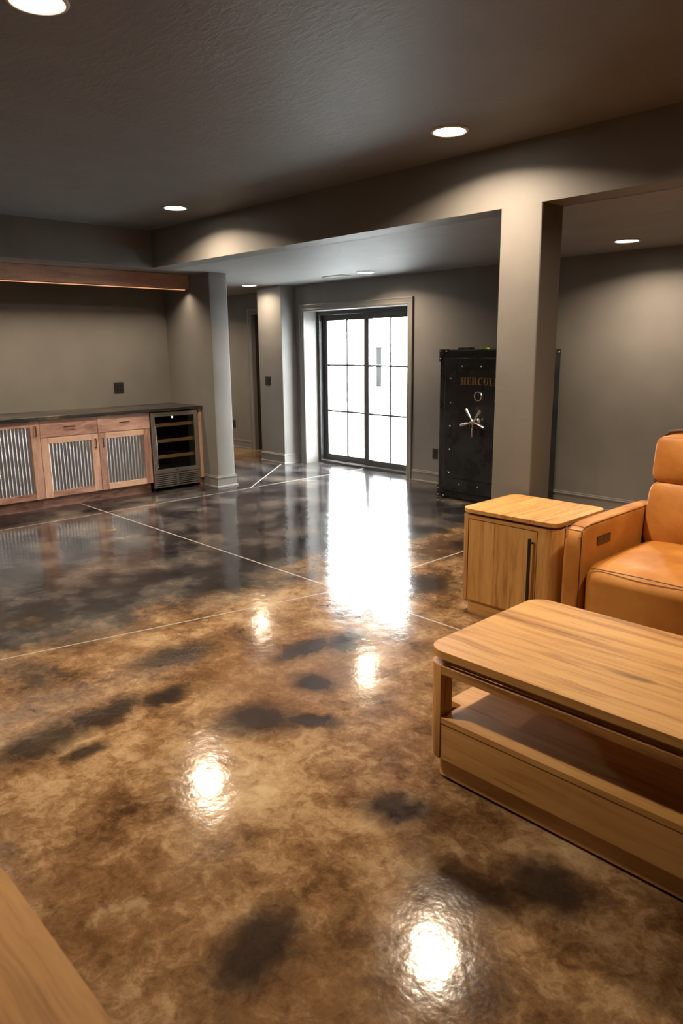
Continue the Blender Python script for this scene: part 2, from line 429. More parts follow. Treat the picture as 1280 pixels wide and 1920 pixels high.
# ---- ceilings, beam, soffit, column
struct('ceiling', bx(XS - .1, X1 + .1, Y0 - .1, YB + .1, ZC, ZC + .12), M_ceil, 'dark grey textured main ceiling')
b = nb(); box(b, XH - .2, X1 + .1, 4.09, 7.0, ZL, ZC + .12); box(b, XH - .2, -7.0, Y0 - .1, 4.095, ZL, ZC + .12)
struct('ceiling_lower', b, M_ceil_low_daylit, 'lower grey textured ceiling over the patio door side')
struct('wall_beam', bx(XS, X1 + .1, YB, 4.10, ZL, ZC + .02), M_wall, 'taupe dropped beam spanning above the square column')
struct('wall_soffit', bx(-7.02, XS, Y0 - .1, 4.10, ZL, ZC + .02), M_wall, 'taupe soffit face above the bar')
struct('wall_column', prism(nb(), rrect(-2.685, -2.40, YB, 4.11, 0.012, 4), 0, ZL), M_wall, 'square taupe column under the dropped beam', True)

# ---- walls
struct('wall_bar', bx(XBAR - .14, XBAR, Y0 - .1, 4.53, 0, ZL), M_wall, 'taupe back wall of the bar niche')
struct('wall_stub', prism(nb(), rrect(XBAR - .14, XS, 4.53, 4.76, (0.008, 0, 0, 0.008), 4), 0, ZL), M_wall, 'end of the short wall beside the wine fridge', True)
struct('wall_left', bx(XBAR - .1, XS, Y0 - .1, 1.42, 0, ZL), M_wall, 'wall to the left of the bar, outside the frame')
struct('wall_hall_near', bx(XH - .2, XBAR - .1, 4.62, 4.76, 0, ZL), M_wall, 'near side wall of the dark hall')
struct('wall_hall_end', bx(XH - .15, XH, 4.62, 7.0, 0, ZL), M_wall, 'end wall of the hall')
b = nb(); box(b, XH - .15, -9.02, 6.73, 6.88, 0, ZL); box(b, -9.02, -8.18, 6.73, 6.88, 2.03, ZL); box(b, -8.18, -8.0, 6.73, 6.88, 0, ZL)
struct('wall_hall_far', b, M_wall, 'taupe hall wall with the brown door')
struct('wall_pilaster', prism(nb(), rrect(-8.10, -7.60, YP, 6.80, (0, 0, 0.006, 0.008), 4), 0, ZL), M_wall, 'wall return with a light switch left of the patio door', True)
OX0, OX1, OZ = -7.43, -5.63, 2.0
b = nb(); box(b, -7.62, OX0, YW, 6.80, 0, ZL); box(b, OX1, X1 + .1, YW, 6.80, 0, ZL); box(b, OX0, OX1, YW, 6.80, OZ, ZL)
struct('wall_back', b, M_wall, 'taupe wall holding the patio door and the safe')
struct('wall_right', bx(X1, X1 + .15, Y0 - .1, 6.8, 0, ZC), M_wall, 'right wall outside the frame')
struct('wall_front', bx(XS - .3, X1 + .1, Y0 - .15, Y0, 0, ZC), M_wall, 'wall behind the camera')

# ---- baseboards
BP = [(0, 0), (.026, 0), (.026, .012), (.020, .020), (.014, .022), (.014, .104), (.020, .108), (.020, .116), (.010, .121), (.010, .131), (.005, .135), (0, .135)]
def base_run(bm, p0, p1, n, e0=0.0, e1=0.0):
    """baseboard from p0 to p1 along a wall whose outward normal is n"""
    p0, p1, n = Vector((*p0, 0)), Vector((*p1, 0)), Vector((*n, 0)); d = (p1 - p0).normalized()
    A = [bm.verts.new(p0 + n * a - d * (a * e0) + Vector((0, 0, z))) for a, z in BP]
    B = [bm.verts.new(p1 + n * a + d * (a * e1) + Vector((0, 0, z))) for a, z in BP]
    k = len(BP)
    for i in range(k): bm.faces.new((A[i], A[(i + 1) % k], B[(i + 1) % k], B[i]))
    bm.faces.new(A); bm.faces.new(B[::-1])
b = nb(); base_run(b, (-5.54, YW), (X1, YW), (0, -1)); struct('baseboard_back', b, M_trim, 'taupe baseboard behind the safe and the sofa')
b = nb(); base_run(b, (-8.10, YP), (-7.60, YP), (0, -1), 0, 1); base_run(b, (-7.60, YP), (-7.60, YW), (1, 0), 1, 0); struct('baseboard_pilaster', b, M_trim, 'taupe baseboard around the wall return')
b = nb(); base_run(b, (-7.06, 4.53), (XS, 4.53), (0, -1), 0, 1); base_run(b, (XS, 4.53), (XS, 4.76), (1, 0), 1, 1); base_run(b, (XS, 4.76), (XH, 4.76), (0, 1), 1, 0); struct('baseboard_stub', b, M_trim, 'taupe baseboard wrapping the end of the short wall')
b = nb(); base_run(b, (XH, 6.73), (-9.11, 6.73), (0, -1)); struct('baseboard_hall', b, M_trim, 'taupe baseboard in the hall')
b = nb(); base_run(b, (-2.685, YB), (-2.40, YB), (0, -1), 1, 1); base_run(b, (-2.40, YB), (-2.40, 4.11), (1, 0), 1, 1); base_run(b, (-2.685, 4.11), (-2.685, YB), (-1, 0), 1, 1); base_run(b, (-2.40, 4.11), (-2.685, 4.11), (0, 1), 1, 1); struct('baseboard_column', b, M_trim, 'taupe baseboard around the square column')
b = nb(); base_run(b, (XS, Y0), (XS, 1.42), (1, 0)); base_run(b, (X1, Y0), (X1, YW), (-1, 0)); base_run(b, (XS, Y0), (X1, Y0), (0, 1)); struct('baseboard_right', b, M_trim, 'baseboard on the walls outside the frame')

# ---- casings
def casing(name, x0, x1, z1, y, label, wd=0.085):
    t = empty(name, ((x0 + x1) / 2, y, 0)); tag(t, label, kind='structure')
    prof = [(0, 0), (wd, 0), (wd, .026), (wd - .012, .028), (wd - .020, .020), (.030, .016), (.018, .020), (.006, .014), (0, .010)]   # u outward from opening, v thickness
    for sx, xo in ((-1, x0), (1, x1)):
        bm = nb()
        A = [bm.verts.new((xo + sx * u, y - v, 0)) for u, v in prof]; B = [bm.verts.new((xo + sx * u, y - v, z1 + u)) for u, v in prof]; k = len(prof)
        for i in range(k): bm.faces.new((A[i], A[(i + 1) % k], B[(i + 1) % k], B[i]))
        bm.faces.new(A); bm.faces.new(B[::-1]); obj('casing_side', bm, M_trim, t)
    bm = nb()
    A = [bm.verts.new((x0 - u, y - v, z1 + u)) for u, v in prof]; B = [bm.verts.new((x1 + u, y - v, z1 + u)) for u, v in prof]
    for i in range(k): bm.faces.new((A[i], A[(i + 1) % k], B[(i + 1) % k], B[i]))
    bm.faces.new(A); bm.faces.new(B[::-1]); obj('casing_head', bm, M_trim, t)
    return t
casing('trim_1', OX0, OX1, OZ, YW, 'taupe moulded casing around the patio door')
casing('trim_2', -9.02, -8.18, 2.03, 6.73, 'taupe casing of the brown hall door')

# ---- hall door (closed brown slab)
hd = empty('door_2', (-8.6, 6.78, 0)); tag(hd, 'dark brown wooden door in the hall', kind='structure')
obj('door_slab', bx(-9.02, -8.18, 6.79, 6.84, 0.0, 2.03), M_brown_door, hd)
for (z0, z1) in ((.18, .95), (1.08, 1.90)):
    for (xa, xb) in ((-8.90, -8.64), (-8.56, -8.30)): obj('door_panel', bx(xa, xb, 6.778, 6.792, z0, z1, bev=.006), M_brown_door, hd)
obj('door_handle', lathe(nb(), [(.026, 0), (.026, .008), (.010, .012), (.010, .045), (.026, .055), (.026, .075), (.012, .082)], (-8.28, 6.79, 1.0), axis=1, sign=-1), M_iron, hd, True)

# ---- patio door
YD = 6.63
pd = empty('door_1', (-6.53, YD + .04, 0)); tag(pd, 'charcoal sliding patio door with two glazed panels', kind='structure')
fw = 0.045
obj('frame_jamb', bx(OX0, OX0 + fw, YD - .01, YD + .12, 0, OZ, bev=.003), M_frame, pd)
obj('frame_jamb', bx(OX1 - fw, OX1, YD - .01, YD + .12, 0, OZ, bev=.003), M_frame, pd)
obj('frame_head', bx(OX0 + fw, OX1 - fw, YD - .01, YD + .12, OZ - .05, OZ, bev=.003), M_frame, pd)
obj('frame_sill', bx(OX0 + fw, OX1 - fw, YD - .03, YD + .12, 0.0, .028, bev=.003), M_frame, pd)
obj('sill_track', bx(OX0 + .05, OX1 - .05, YD - .012, YD - .004, .028, .040), M_steel, pd)
XM = -6.53
def sash(x0, x1, y):
    st, zt, zb = 0.082, OZ - .05, .03
    s = obj('sash', bx(x0, x0 + st, y, y + .045, zb, zt, bev=.003), M_frame, pd)
    obj('stile', bx(x1 - st, x1, y, y + .045, zb, zt, bev=.003), M_frame, s)
    obj('top_rail', bx(x0 + st, x1 - st, y, y + .045, zt - .072, zt, bev=.003), M_frame, s)
    obj('bottom_rail', bx(x0 + st, x1 - st, y, y + .045, zb, zb + .085, bev=.003), M_frame, s)
    xa, xb, za, zz = x0 + st, x1 - st, zb + .085, zt - .072; xc = (xa + xb) / 2
    zs = [za, .70, 1.305, zz]
    for i in range(3):
        for (p, q) in ((xa, xc), (xc, xb)):
            obj('pane', bx(p + .0005, q - .0005, y + .020, y + .026, zs[i] + .0005, zs[i + 1] - .0005), M_glass, s)
    obj('muntin', bx(xc - .012, xc + .012, y + .012, y + .034, za, zz), M_frame, s)
    for z in zs[1:3]: obj('muntin', bx(xa, xb, y + .011, y + .035, z - .012, z + .012), M_frame, s)
    return s
sash(OX0 + fw, XM + .035, YD + .055)
s2 = sash(XM - .035, OX1 - fw, YD + .002)

# ---- outdoors
b = nb(); N = 40
def gz(x, y): return -.06 if y < 10.2 else -.06 + .80 * (1 - math.exp(-(y - 10.2) * 1.2)) + .10 * math.sin(x * 1.7 + y) + .06 * math.sin(x * 4.1)
G = [[b.verts.new((-26 + 36 * i / N, 10.2 + 2.5 * (j / 14) ** 1.3, gz(-26 + 36 * i / N, 10.2 + 2.5 * (j / 14) ** 1.3) if j else -.10)) for i in range(N + 1)] for j in range(15)]
for j in range(14):
    for i in range(N): b.faces.new((G[j][i], G[j][i + 1], G[j + 1][i + 1], G[j + 1][i]))
sn = obj('snow_bank', b, M_snow, None, True); tag(sn, 'bright snowy bank beyond the patio door', 'snow', kind='stuff')
struct('ground', bx(-26, 10, 6.80, 23, -.3, -.06), M_ground, 'pale snow-dusted patio paving outside the door')
dp = empty('deck_post', (-12.36, 13.0, -.06), 'slim dark post standing outside behind the right door panel', 'post')
obj('shaft', bx(-12.41, -12.31, 12.95, 13.05, -.06, 1.50, bev=.008), M_post, dp); obj('cap', bx(-12.425, -12.295, 12.935, 13.065, 1.50, 1.54, bev=.01), M_post, dp)

# ================================================================== LIGHTS
def recessed(x, y, z, label, power=LAMP_W):
    t = empty('recessed_light', (x, y, z - .004), label, 'ceiling light', 'recessed ceiling lights')
    obj('trim_ring', lathe(nb(), [(.104, .004), (.104, .000), (.100, -.004), (.091, -.005), (.085, -.001), (.085, .004)], (x, y, z - .004)), M_lamptrim, t, True)
    obj('lens', lathe(nb(), [(.0845, .002), (.0845, -.001), (.0, -.0015)], (x, y, z - .004)), M_lens, t, True)
    ld = bpy.data.lights.new('recessed_lamp', 'AREA'); ld.shape = 'DISK'; ld.size = .165; ld.energy = power; ld.color = WARM; ld.spread = math.radians(150)
    lo = bpy.data.objects.new('lamp_glow', ld); C.objects.link(lo); lo.parent = t; lo.location = (0, 0, -.012)
    return t
recessed(-2.69, 1.165, ZC, 'round ceiling downlight cut off by the top left corner of the photo', 44.0)
recessed(-2.71, 3.41, ZC, 'large bright round downlight just in front of the beam, above the column', 40.0)
recessed(-5.59, 3.43, ZC, 'round downlight at the left end of the beam, nearest the bar soffit', 38.0)
recessed(-5.59, 1.165, ZC, 'round ceiling downlight left of the frame in front of the bar', 42.0)
recessed(-0.75, 3.41, ZC, 'round ceiling downlight right of the frame in front of the beam', 28.0)
recessed(-7.89, 5.87, ZL, 'small downlight on the lower ceiling in front of the light switch wall', 15.0)
recessed(-5.77, 5.86, ZL, 'small downlight on the lower ceiling above the right patio door panel', 24.0)
recessed(-10.0, 5.65, ZL, 'hall downlight hidden behind the short wall', 30.0)
recessed(-2.81, 5.78, ZL, 'downlight on the lower ceiling to the right of the column', 32.0)

# ceiling vent
v = empty('ceiling_vent', (-6.31, 5.93, ZL), 'white rectangular air vent in the lower ceiling near the patio door', 'vent')
b = nb()
for a in ((-6.475, -6.145, 5.855, 5.872), (-6.475, -6.145, 5.988, 6.005), (-6.475, -6.458, 5.872, 5.988), (-6.162, -6.145, 5.872, 5.988)): box(b, *a, ZL - .008, ZL + .001)
obj('vent_frame', b, M_lamptrim, v)
for k in range(6): obj('slat', bx(-6.458, -6.162, 5.880 + k * .018, 5.890 + k * .018, ZL - .006, ZL - .001), M_lamptrim, v)

# ================================================================== BAR
XD = -7.08                       # face of doors
# wooden header with a light bar
h = empty('bar_header', (-7.3, 3.0, 2.17), 'rough sawn wooden header board hanging above the bar counter', 'header')
obj('face_board', bx(-7.23, -7.19, 1.42, 4.53, 2.180, ZL - .002, bev=.004), M_rec[1], h)
obj('bottom_board', bx(-7.40, -7.23, 1.42, 4.53, 2.215, 2.24, bev=.002), M_rec[1], h)
obj('back_board', bx(-7.44, -7.40, 1.42, 4.53, 2.19, ZL - .002, bev=.002), M_rec[1], h)
lb = empty('light_bar', (-7.21, 3.0, 2.165), 'thin glowing strip light under the wooden bar header', 'strip light')
obj('housing', bx(-7.225, -7.195, 1.45, 4.49, 2.172, 2.180), M_iron, lb)
obj('diffuser', bx(-7.221, -7.190, 1.46, 4.48, 2.166, 2.172), M_led, lb)
ld = bpy.data.lights.new('strip_lamp', 'AREA'); ld.shape = 'RECTANGLE'; ld.size = .02; ld.size_y = 3.0; ld.energy = 26; ld.color = (1.0, 0.80, 0.58); ld.spread = math.radians(135)
lo = bpy.data.objects.new('strip_glow', ld); C.objects.link(lo); lo.parent = lb; lo.location = (0.005, -.03, -.002)

# counter
single('bar_counter', bx(XBAR, -7.045, 1.42, 4.53, .880, .915, bev=.004), M_counter, 'dark stone worktop running along the bar', 'countertop')

def pull(bm, p0, p1, out, r=.005):
    """small squared bow pull between p0 and p1, standing off by out"""
    p0, p1, out = Vector(p0), Vector(p1), Vector(out)
    tube(bm, [p0, p0 + out * .85, p0 + out + (p1 - p0) * .06, p1 + out - (p1 - p0) * .06, p1 + out * .85, p1], r, 8)
    return bm
def cab_door(t, y0, y1, z0, z1, st, handle, rt=.062, rb=.062):
    g_ = .0018
    d = obj('door', bx(XD - .020, XD - .016, y0 + .01, y1 - .01, z0 + .01, z1 - .01), M_interior, t)
    obj('stile', bx(XD - .018, XD, y0 + g_, y0 + st, z0 + g_, z1 - g_, bev=.0015, seg=1), M_rec[2], d)
    obj('stile', bx(XD - .018, XD, y1 - st, y1 - g_, z0 + g_, z1 - g_, bev=.0015, seg=1), M_rec[2], d)
    obj('rail', bx(XD - .018, XD, y0 + st, y1 - st, z1 - rt, z1 - g_, bev=.0015, seg=1), M_rec[1], d)
    obj('rail', bx(XD - .018, XD, y0 + st, y1 - st, z0 + g_, z0 + rb, bev=.0015, seg=1), M_rec[1], d)
    bm = nb(); P = []; n = int((y1 - y0 - 2 * st) / .034 * 10)
    for i in range(n + 1):
        y = y0 + st + (y1 - y0 - 2 * st) * i / n; P.append((y, XD - .010 + .0055 * math.cos(2 * math.pi * (y - y0 - st) / .0340)))
    A = [bm.verts.new((x, y, z0 + rb)) for y, x in P]; B = [bm.verts.new((x, y, z1 - rt)) for y, x in P]
    A2 = [bm.verts.new((x - .0008, y, z0 + rb)) for y, x in P]; B2 = [bm.verts.new((x - .0008, y, z1 - rt)) for y, x in P]
    for i in range(n):
        bm.faces.new((A[i], A[i + 1], B[i + 1], B[i])); bm.faces.new((A2[i], B2[i], B2[i + 1], A2[i + 1]))
    obj('corrugated_panel', bm, M_galv, d, True, 'ribbed galvanised metal panel', sharp=60)
    yh = y0 + st * .5 if handle < 0 else y1 - st * .5
    obj('handle', pull(nb(), (XD, yh, z1 - .055), (XD, yh, z1 - .145), (.026, 0, 0)), M_iron, d, True)
    return d
def cab(y0, y1, label, tall, handle):
    t = empty('bar_cabinet', (-7.4, (y0 + y1) / 2, 0), label, 'cabinet', 'bar cabinets')
    b = nb(); box(b, XBAR, XD - .021, y0 + .001, y1 - .001, .11, .880)
    obj('carcass', b, M_rec[2], t)
    obj('toe_kick', bx(-7.165, -7.145, y0, y1, 0, .11), M_rec[1], t)
    if tall:
        cab_door(t, y0, y1, .11, .878, .088, handle)
    else:
        d = obj('drawer', bx(XD - .018, XD, y0 + .0018, y1 - .0018, .710, .878, bev=.0015, seg=1), M_rec[1], t)
        ym = (y0 + y1) / 2
        obj('handle', pull(nb(), (XD, ym - .05, .80), (XD, ym + .05, .80), (.026, 0, 0)), M_iron, d, True)
        cab_door(t, y0, y1, .11, .706, .078, handle)
cab(1.44, 2.07, 'bar cabinet with corrugated metal door at the far left outside the frame', True, -1)
cab(2.07, 2.70, 'leftmost bar cabinet in view, tall corrugated metal door and no drawer', True, 1)
cab(2.70, 3.29, 'middle bar cabinet with a drawer, corrugated door handle on its right', False, 1)
cab(3.29, 3.878, 'bar cabinet with drawer and corrugated door beside the wine fridge', False, -1)
ep = empty('end_panel', (-7.4, 4.51, 0), 'upright wooden end panel between wine fridge and short wall', 'panel')
obj('board', bx(XBAR, XD, 4.492, 4.528, .09, .880, bev=.0015, seg=1), M_rec[2], ep); obj('toe_block', bx(XBAR, -7.13, 4.492, 4.528, 0, .09), M_rec[2], ep)

# wine fridge
FY0, FY1 = 3.890, 4.470
f = empty('wine_fridge', (-7.35, (FY0 + FY1) / 2, 0), 'stainless framed wine fridge with glass door under the counter', 'wine fridge')
b = nb(); box(b, XBAR + .03, -7.13, FY0, FY0 + .03, .035, .866); box(b, XBAR + .03, -7.13, FY1 - .03, FY1, .035, .866); box(b, XBAR + .03, XBAR + .06, FY0 + .03, FY1 - .03, .035, .866)
box(b, XBAR + .06, -7.13, FY0 + .03, FY1 - .03, .836, .866); box(b, XBAR + .06, -7.13, FY0 + .03, FY1 - .03, .035, .195)
obj('cabinet_body', b, M_interior, f)
for z in (.36, .535, .71):
    s = obj('wine_shelf', bx(-7.60, -7.155, FY0 + .035, FY1 - .035, z, z + .012), M_black_plastic, f)
    obj('shelf_front', bx(-7.155, -7.138, FY0 + .035, FY1 - .035, z - .006, z + .030, bev=.002), M_shelfwood, s)
for (y, x) in ((FY0 + .03, -7.15), (FY1 - .03, -7.15), (FY0 + .03, -7.65), (FY1 - .03, -7.65)): obj('foot', cyl(nb(), (x, y, 0), (x, y, .036), .018), M_black_plastic, f, True)
za, zb_ = .197, .868; st = .046; XF = -7.075
d = obj('fridge_door', bx(XF - .045, XF, FY0, FY0 + st, za, zb_, bev=.002), M_steel, f)
obj('stile', bx(XF - .045, XF, FY1 - st, FY1, za, zb_, bev=.002), M_steel, d)
obj('rail', bx(XF - .045, XF - .0005, FY0 + st, FY1 - st, zb_ - st, zb_, bev=.002), M_steel, d)
obj('rail', bx(XF - .045, XF - .0005, FY0 + st, FY1 - st, za, za + st, bev=.002), M_steel, d)
obj('glass', bx(XF - .020, XF - .014, FY0 + st, FY1 - st, za + st, zb_ - st), M_tint, d)
obj('lock', lathe(nb(), [(.009, 0), (.009, .004), (.004, .005)], (XF, (FY0 + FY1) / 2, za + .024), axis=0), M_iron, d, True)
b = tube(nb(), [(XF + .045, FY0 + .022, .275), (XF + .045, FY0 + .022, .730)], .0095, 12)
for z in (.315, .690): cyl(b, (XF - .002, FY0 + .022, z), (XF + .045, FY0 + .022, z), .006, seg=10)
obj('handle', b, M_chrome, d, True)
obj('display_light', lathe(nb(), [(.010, 0), (.010, .002), (.0, .003)], (XF - .014, (FY0 + FY1) / 2 - .02, zb_ - st - .014), axis=0, seg=20), M_led_white, f, True)
gz0, gz1 = .042, .190
gr = obj('grille', bx(XF - .040, XF - .030, FY0 + .004, FY1 - .004, gz0, gz1), M_interior, f)
b = nb(); box(b, XF - .03, XF - .002, FY0, FY0 + .022, gz0, gz1, bev=.0015); box(b, XF - .03, XF - .002, FY1 - .022, FY1, gz0, gz1, bev=.0015); box(b, XF - .03, XF - .002, FY0 + .022, FY1 - .022, gz1 - .018, gz1); box(b, XF - .03, XF - .002, FY0 + .022, FY1 - .022, gz0, gz0 + .014)
obj('grille_frame', b, M_steel, gr)
ym = (FY0 + FY1) / 2
obj('grille_post', bx(XF - .028, XF - .003, ym - .016, ym + .016, gz0 + .014, gz1 - .018), M_steel, gr)
for k in range(5):
    z = gz0 + .024 + k * .021
    for (a, c) in ((FY0 + .022, ym - .016), (ym + .016, FY1 - .022)): obj('slat', bx(XF - .026, XF - .005, a, c, z, z + .011, bev=.001, seg=1), M_steel, gr)

# ---- wall plates
def plate(name, c, n, wd, ht, label, kind):
    """c centre on wall, n outward axis: 'x+' or 'y-'"""
    t = empty(name, (c[0], c[1], c[2] - ht / 2), label, 'light switch' if kind == 'switch' else 'outlet', None)
    def bb(u0, u1, d0, d1, z0, z1, **k):
        if n == 'x+': return bx(c[0] + d0, c[0] + d1, c[1] + u0, c[1] + u1, c[2] + z0, c[2] + z1, **k)
        return bx(c[0] + u0, c[0] + u1, c[1] - d1, c[1] - d0, c[2] + z0, c[2] + z1, **k)
    obj('cover_plate', bb(-wd / 2, wd / 2, 0, .006, -ht / 2, ht / 2, bev=.002), M_plate, t)
    gangs = 2 if wd > .1 else 1
    for g_ in range(gangs):
        o = (g_ - (gangs - 1) / 2) * .046
        if kind == 'switch': obj('rocker', bb(o - .017, o + .017, .005, .010, -.034, .034, bev=.002), M_black_plastic, t)
        else:
            for zz in (-.020, .020): obj('receptacle', bb(o - .016, o + .016, .005, .0085, zz - .014, zz + .014, bev=.002), M_black_plastic, t)
plate('wall_outlet', (XBAR, 3.875, 1.12), 'x+', .118, .118, 'dark double outlet plate on the wall above the bar counter', 'outlet')
plate('light_switch', (-7.915, YP, 1.105), 'y-', .118, .118, 'dark light switch plate on the wall return left of the patio door', 'switch')
plate('wall_outlet', (-5.20, YW, .345), 'y-', .075, .118, 'dark outlet low on the wall just left of the safe', 'outlet')
plate('wall_outlet', (-9.57, 6.73, .37), 'y-', .075, .118, 'small dark outlet low on the hall wall', 'outlet')

# ================================================================== SAFE
SX0, SX1, SYF, SYB, SZ = -4.71, -3.65, 5.85, 6.34, 1.50
s = empty('gun_safe', ((SX0 + SX1) / 2, 6.1, 0), 'tall black steel safe with gold lettering and chrome spoke handle', 'safe')
obj('body', bx(SX0, SX1, SYF, SYB, .012, SZ, bev=.008), M_safe, s)
obj('base', bx(SX0 + .03, SX1 - .03, SYF + .03, SYB - .03, 0, .012), M_black_plastic, s)
DX0, DX1 = SX0 + .085, SX1 - .085
obj('door_frame', prism(nb(), rrect(SX0 + .045, SX1 - .045, .055, SZ - .045, .01), SYF - .008, SYF + .01, axis=1, bev=.004), M_safe, s)
dr = obj('safe_door', bx(DX0, DX1, SYF - .032, SYF + .01, .085, SZ - .075, bev=.010), M_safe, s)
obj('door_panel', bx(DX0 + .125, DX1 - .125, SYF - .040, SYF - .030, .225, SZ - .20, bev=.006), M_safe, dr)
def dome(x, y, z, r=.010, ax=1, sg=-1): return lathe(nb(), [(r, 0), (r * .92, r * .35), (r * .6, r * .7), (0, r * .85)], (x, y, z), axis=ax, sign=sg, seg=12)
XC = (SX0 + SX1) / 2
for z in (1.22, .985, .75, .515, .28):
    for x in (-4.542, 2 * XC + 4.542): obj('bolt', dome(x, SYF - .032, z), M_chrome, dr, True)
for x in (-4.41, -4.185, 2 * XC + 4.41):
    for z in (1.342, .168): obj('bolt', dome(x, SYF - .032, z), M_chrome, dr, True)
for sx, x in ((1, SX0), (-1, SX1)):
    for sz, z in ((1, .012), (-1, SZ)):
        P = [(x - sx * .003, z - sz * .003), (x + sx * .115, z - sz * .003), (x - sx * .003, z + sz * .115)]
        cpl = obj('corner_plate', prism(nb(), P, SYF - .012, SYF + .002, axis=1), M_safe, s)
        for (dx, dz) in ((.014, .014), (.014, .085), (.085, .014)): obj('bolt', dome(x + sx * dx, SYF - .012, z + sz * dz, .009), M_chrome, cpl, True)
        if sx < 0: obj('bolt', dome(SX1, SYB - .04, z + sz * .03, .009, 0, 1), M_chrome, s, True)
# dial
YF = SYF - .032
dl = obj('combination_dial', lathe(nb(), [(.050, 0), (.050, .012), (.044, .022), (.036, .022), (.034, .016)], (-4.20, YF, 1.06), axis=1, sign=-1), M_chrome, dr, True)
obj('dial_face', lathe(nb(), [(.035, .0), (.035, .020), (.020, .020), (.018, .040), (.0, .042)], (-4.20, YF, 1.06), axis=1, sign=-1), M_black_plastic, dr, True)
# spoke handle
hub = Vector((-4.20, YF, .82))
hb = obj('handle_hub', lathe(nb(), [(.032, 0), (.030, .012), (.016, .018), (.016, .075), (.024, .082), (.024, .100), (.010, .108), (0, .109)], hub, axis=1, sign=-1), M_chrome, dr, True)
for k in range(5):
    a = math.radians(53 + 72 * k); dv = Vector((math.cos(a), 0, math.sin(a))); c0 = hub + Vector((0, -.090, 0))
    bm = nb(); cyl(bm, c0 + dv * .01, c0 + dv * .06, .0075, .0075, 12); cyl(bm, c0 + dv * .06, c0 + dv * .066, .0075, .011, 12, False); cyl(bm, c0 + dv * .066, c0 + dv * .145, .011, .0155, 12); 
    obj('spoke', bm, M_chrome, dr, True)
obj('key_lock', lathe(nb(), [(.010, 0), (.010, .006), (.005, .007)], (-4.18, YF, .925), axis=1, sign=-1), M_chrome, dr, True)

# serif lettering H E R C U L E S
def letters(word, x0, zb, ht, y):
    bm = nb(); T, N_, S = .026, .010, .030        # thick stem, thin bar, serif reach  (cap height .09 units)
    k = ht / .09
    def R(x, a, b_, c, d): box(bm, x + a * k, x + b_ * k, y - .002, y + .001, zb + c * k, zb + d * k)
    def stem(x, a):
        R(x, a, a + .022, 0, .09); R(x, a - .007, a + .029, 0, .007); R(x, a - .007, a + .029, .083, .09)
    def arc(x, cx, cz, rx, rz, a0, a1, t0, t1):
        n = 22; A = []; B = []
        for i in range(n + 1):
            t = i / n; a = math.radians(a0 + (a1 - a0) * t); w_ = t0 + (t1 - t0) * math.sin(math.pi * t)
            A.append((x + (cx + rx * math.cos(a)) * k, zb + (cz + rz * math.sin(a)) * k)); B.append((x + (cx + (rx - w_) * math.cos(a)) * k, zb + (cz + (rz - w_ * .45) * math.sin(a)) * k))
        for i in range(n): prism(bm, [A[i], A[i + 1], B[i + 1], B[i]], y - .002, y + .001, axis=1)
    x = x0; 
    for ch in word:
        if ch == 'H': stem(x, .007); stem(x, .052); R(x, .029, .052, .041, .050); adv = .088
        elif ch == 'E': stem(x, .007); R(x, .029, .066, 0, .008); R(x, .029, .064, .082, .09); R(x, .029, .050, .042, .050); R(x, .060, .067, 0, .024); R(x, .058, .064, .066, .09); R(x, .046, .051, .034, .058); adv = .074
        elif ch == 'R': stem(x, .007); arc(x, .036, .066, .028, .024, -90, 90, .008, .021); R(x, .026, .038, .0825, .09); R(x, .026, .038, .042, .0495); prism(bm, [(x + .036 * k, zb + .044 * k), (x + .054 * k, zb + .044 * k), (x + .078 * k, zb), (x + .056 * k, zb)], y - .002, y + .001, axis=1); adv = .082
        elif ch == 'C': arc(x, .040, .045, .037, .047, 40, 320, .010, .023); R(x, .062, .068, .058, .088); R(x, .062, .068, .004, .026); adv = .078
        elif ch == 'U': R(x, .007, .029, .028, .09); R(x, 0, .036, .083, .09); R(x, .060, .069, .028, .09); R(x, .053, .078, .083, .09); arc(x, .038, .030, .031, .031, 180, 360, .012, .015); adv = .084
        elif ch == 'L': stem(x, .007); R(x, .029, .066, 0, .008); R(x, .060, .066, 0, .028); adv = .072
        elif ch == 'S': arc(x, .034, .066, .026, .026, 30, 265, .009, .019); arc(x, .034, .024, .028, .026, 85, -150, .009, .019); R(x, .054, .059, .062, .088); R(x, .006, .011, .004, .030); adv = .068
        x += adv * k + .004 * k
    return bm
obj('lettering', letters('HERCULES', -4.415, 1.165, .070, SYF - .040), M_gold, dr, False, 'gold serif letters reading HERCULES')
# things on top of the safe
bx1 = empty('black_case', (-4.49, 5.96, SZ), 'small flat black case lying on top of the safe', 'case')
obj('shell', bx(-4.56, -4.42, 5.93, 6.03, SZ, SZ + .012, bev=.003), M_black_plastic, bx1); obj('lid', bx(-4.555, -4.425, 5.932, 6.028, SZ + .012, SZ + .020, bev=.003), M_black_plastic, bx1); obj('latch', bx(-4.50, -4.48, 5.925, 5.93, SZ + .006, SZ + .016), M_iron, bx1)
gp = empty('green_tape_measure', (-4.235, 5.94, SZ), 'small lime green object on top of the safe', 'tool')
obj('shell', prism(nb(), rrect(-4.275, -4.195, 5.92, 5.965, .012), SZ, SZ + .018, bev=.004), M_green, gp, True); obj('button', bx(-4.25, -4.235, 5.935, 5.95, SZ + .018, SZ + .021), M_black_plastic, gp)

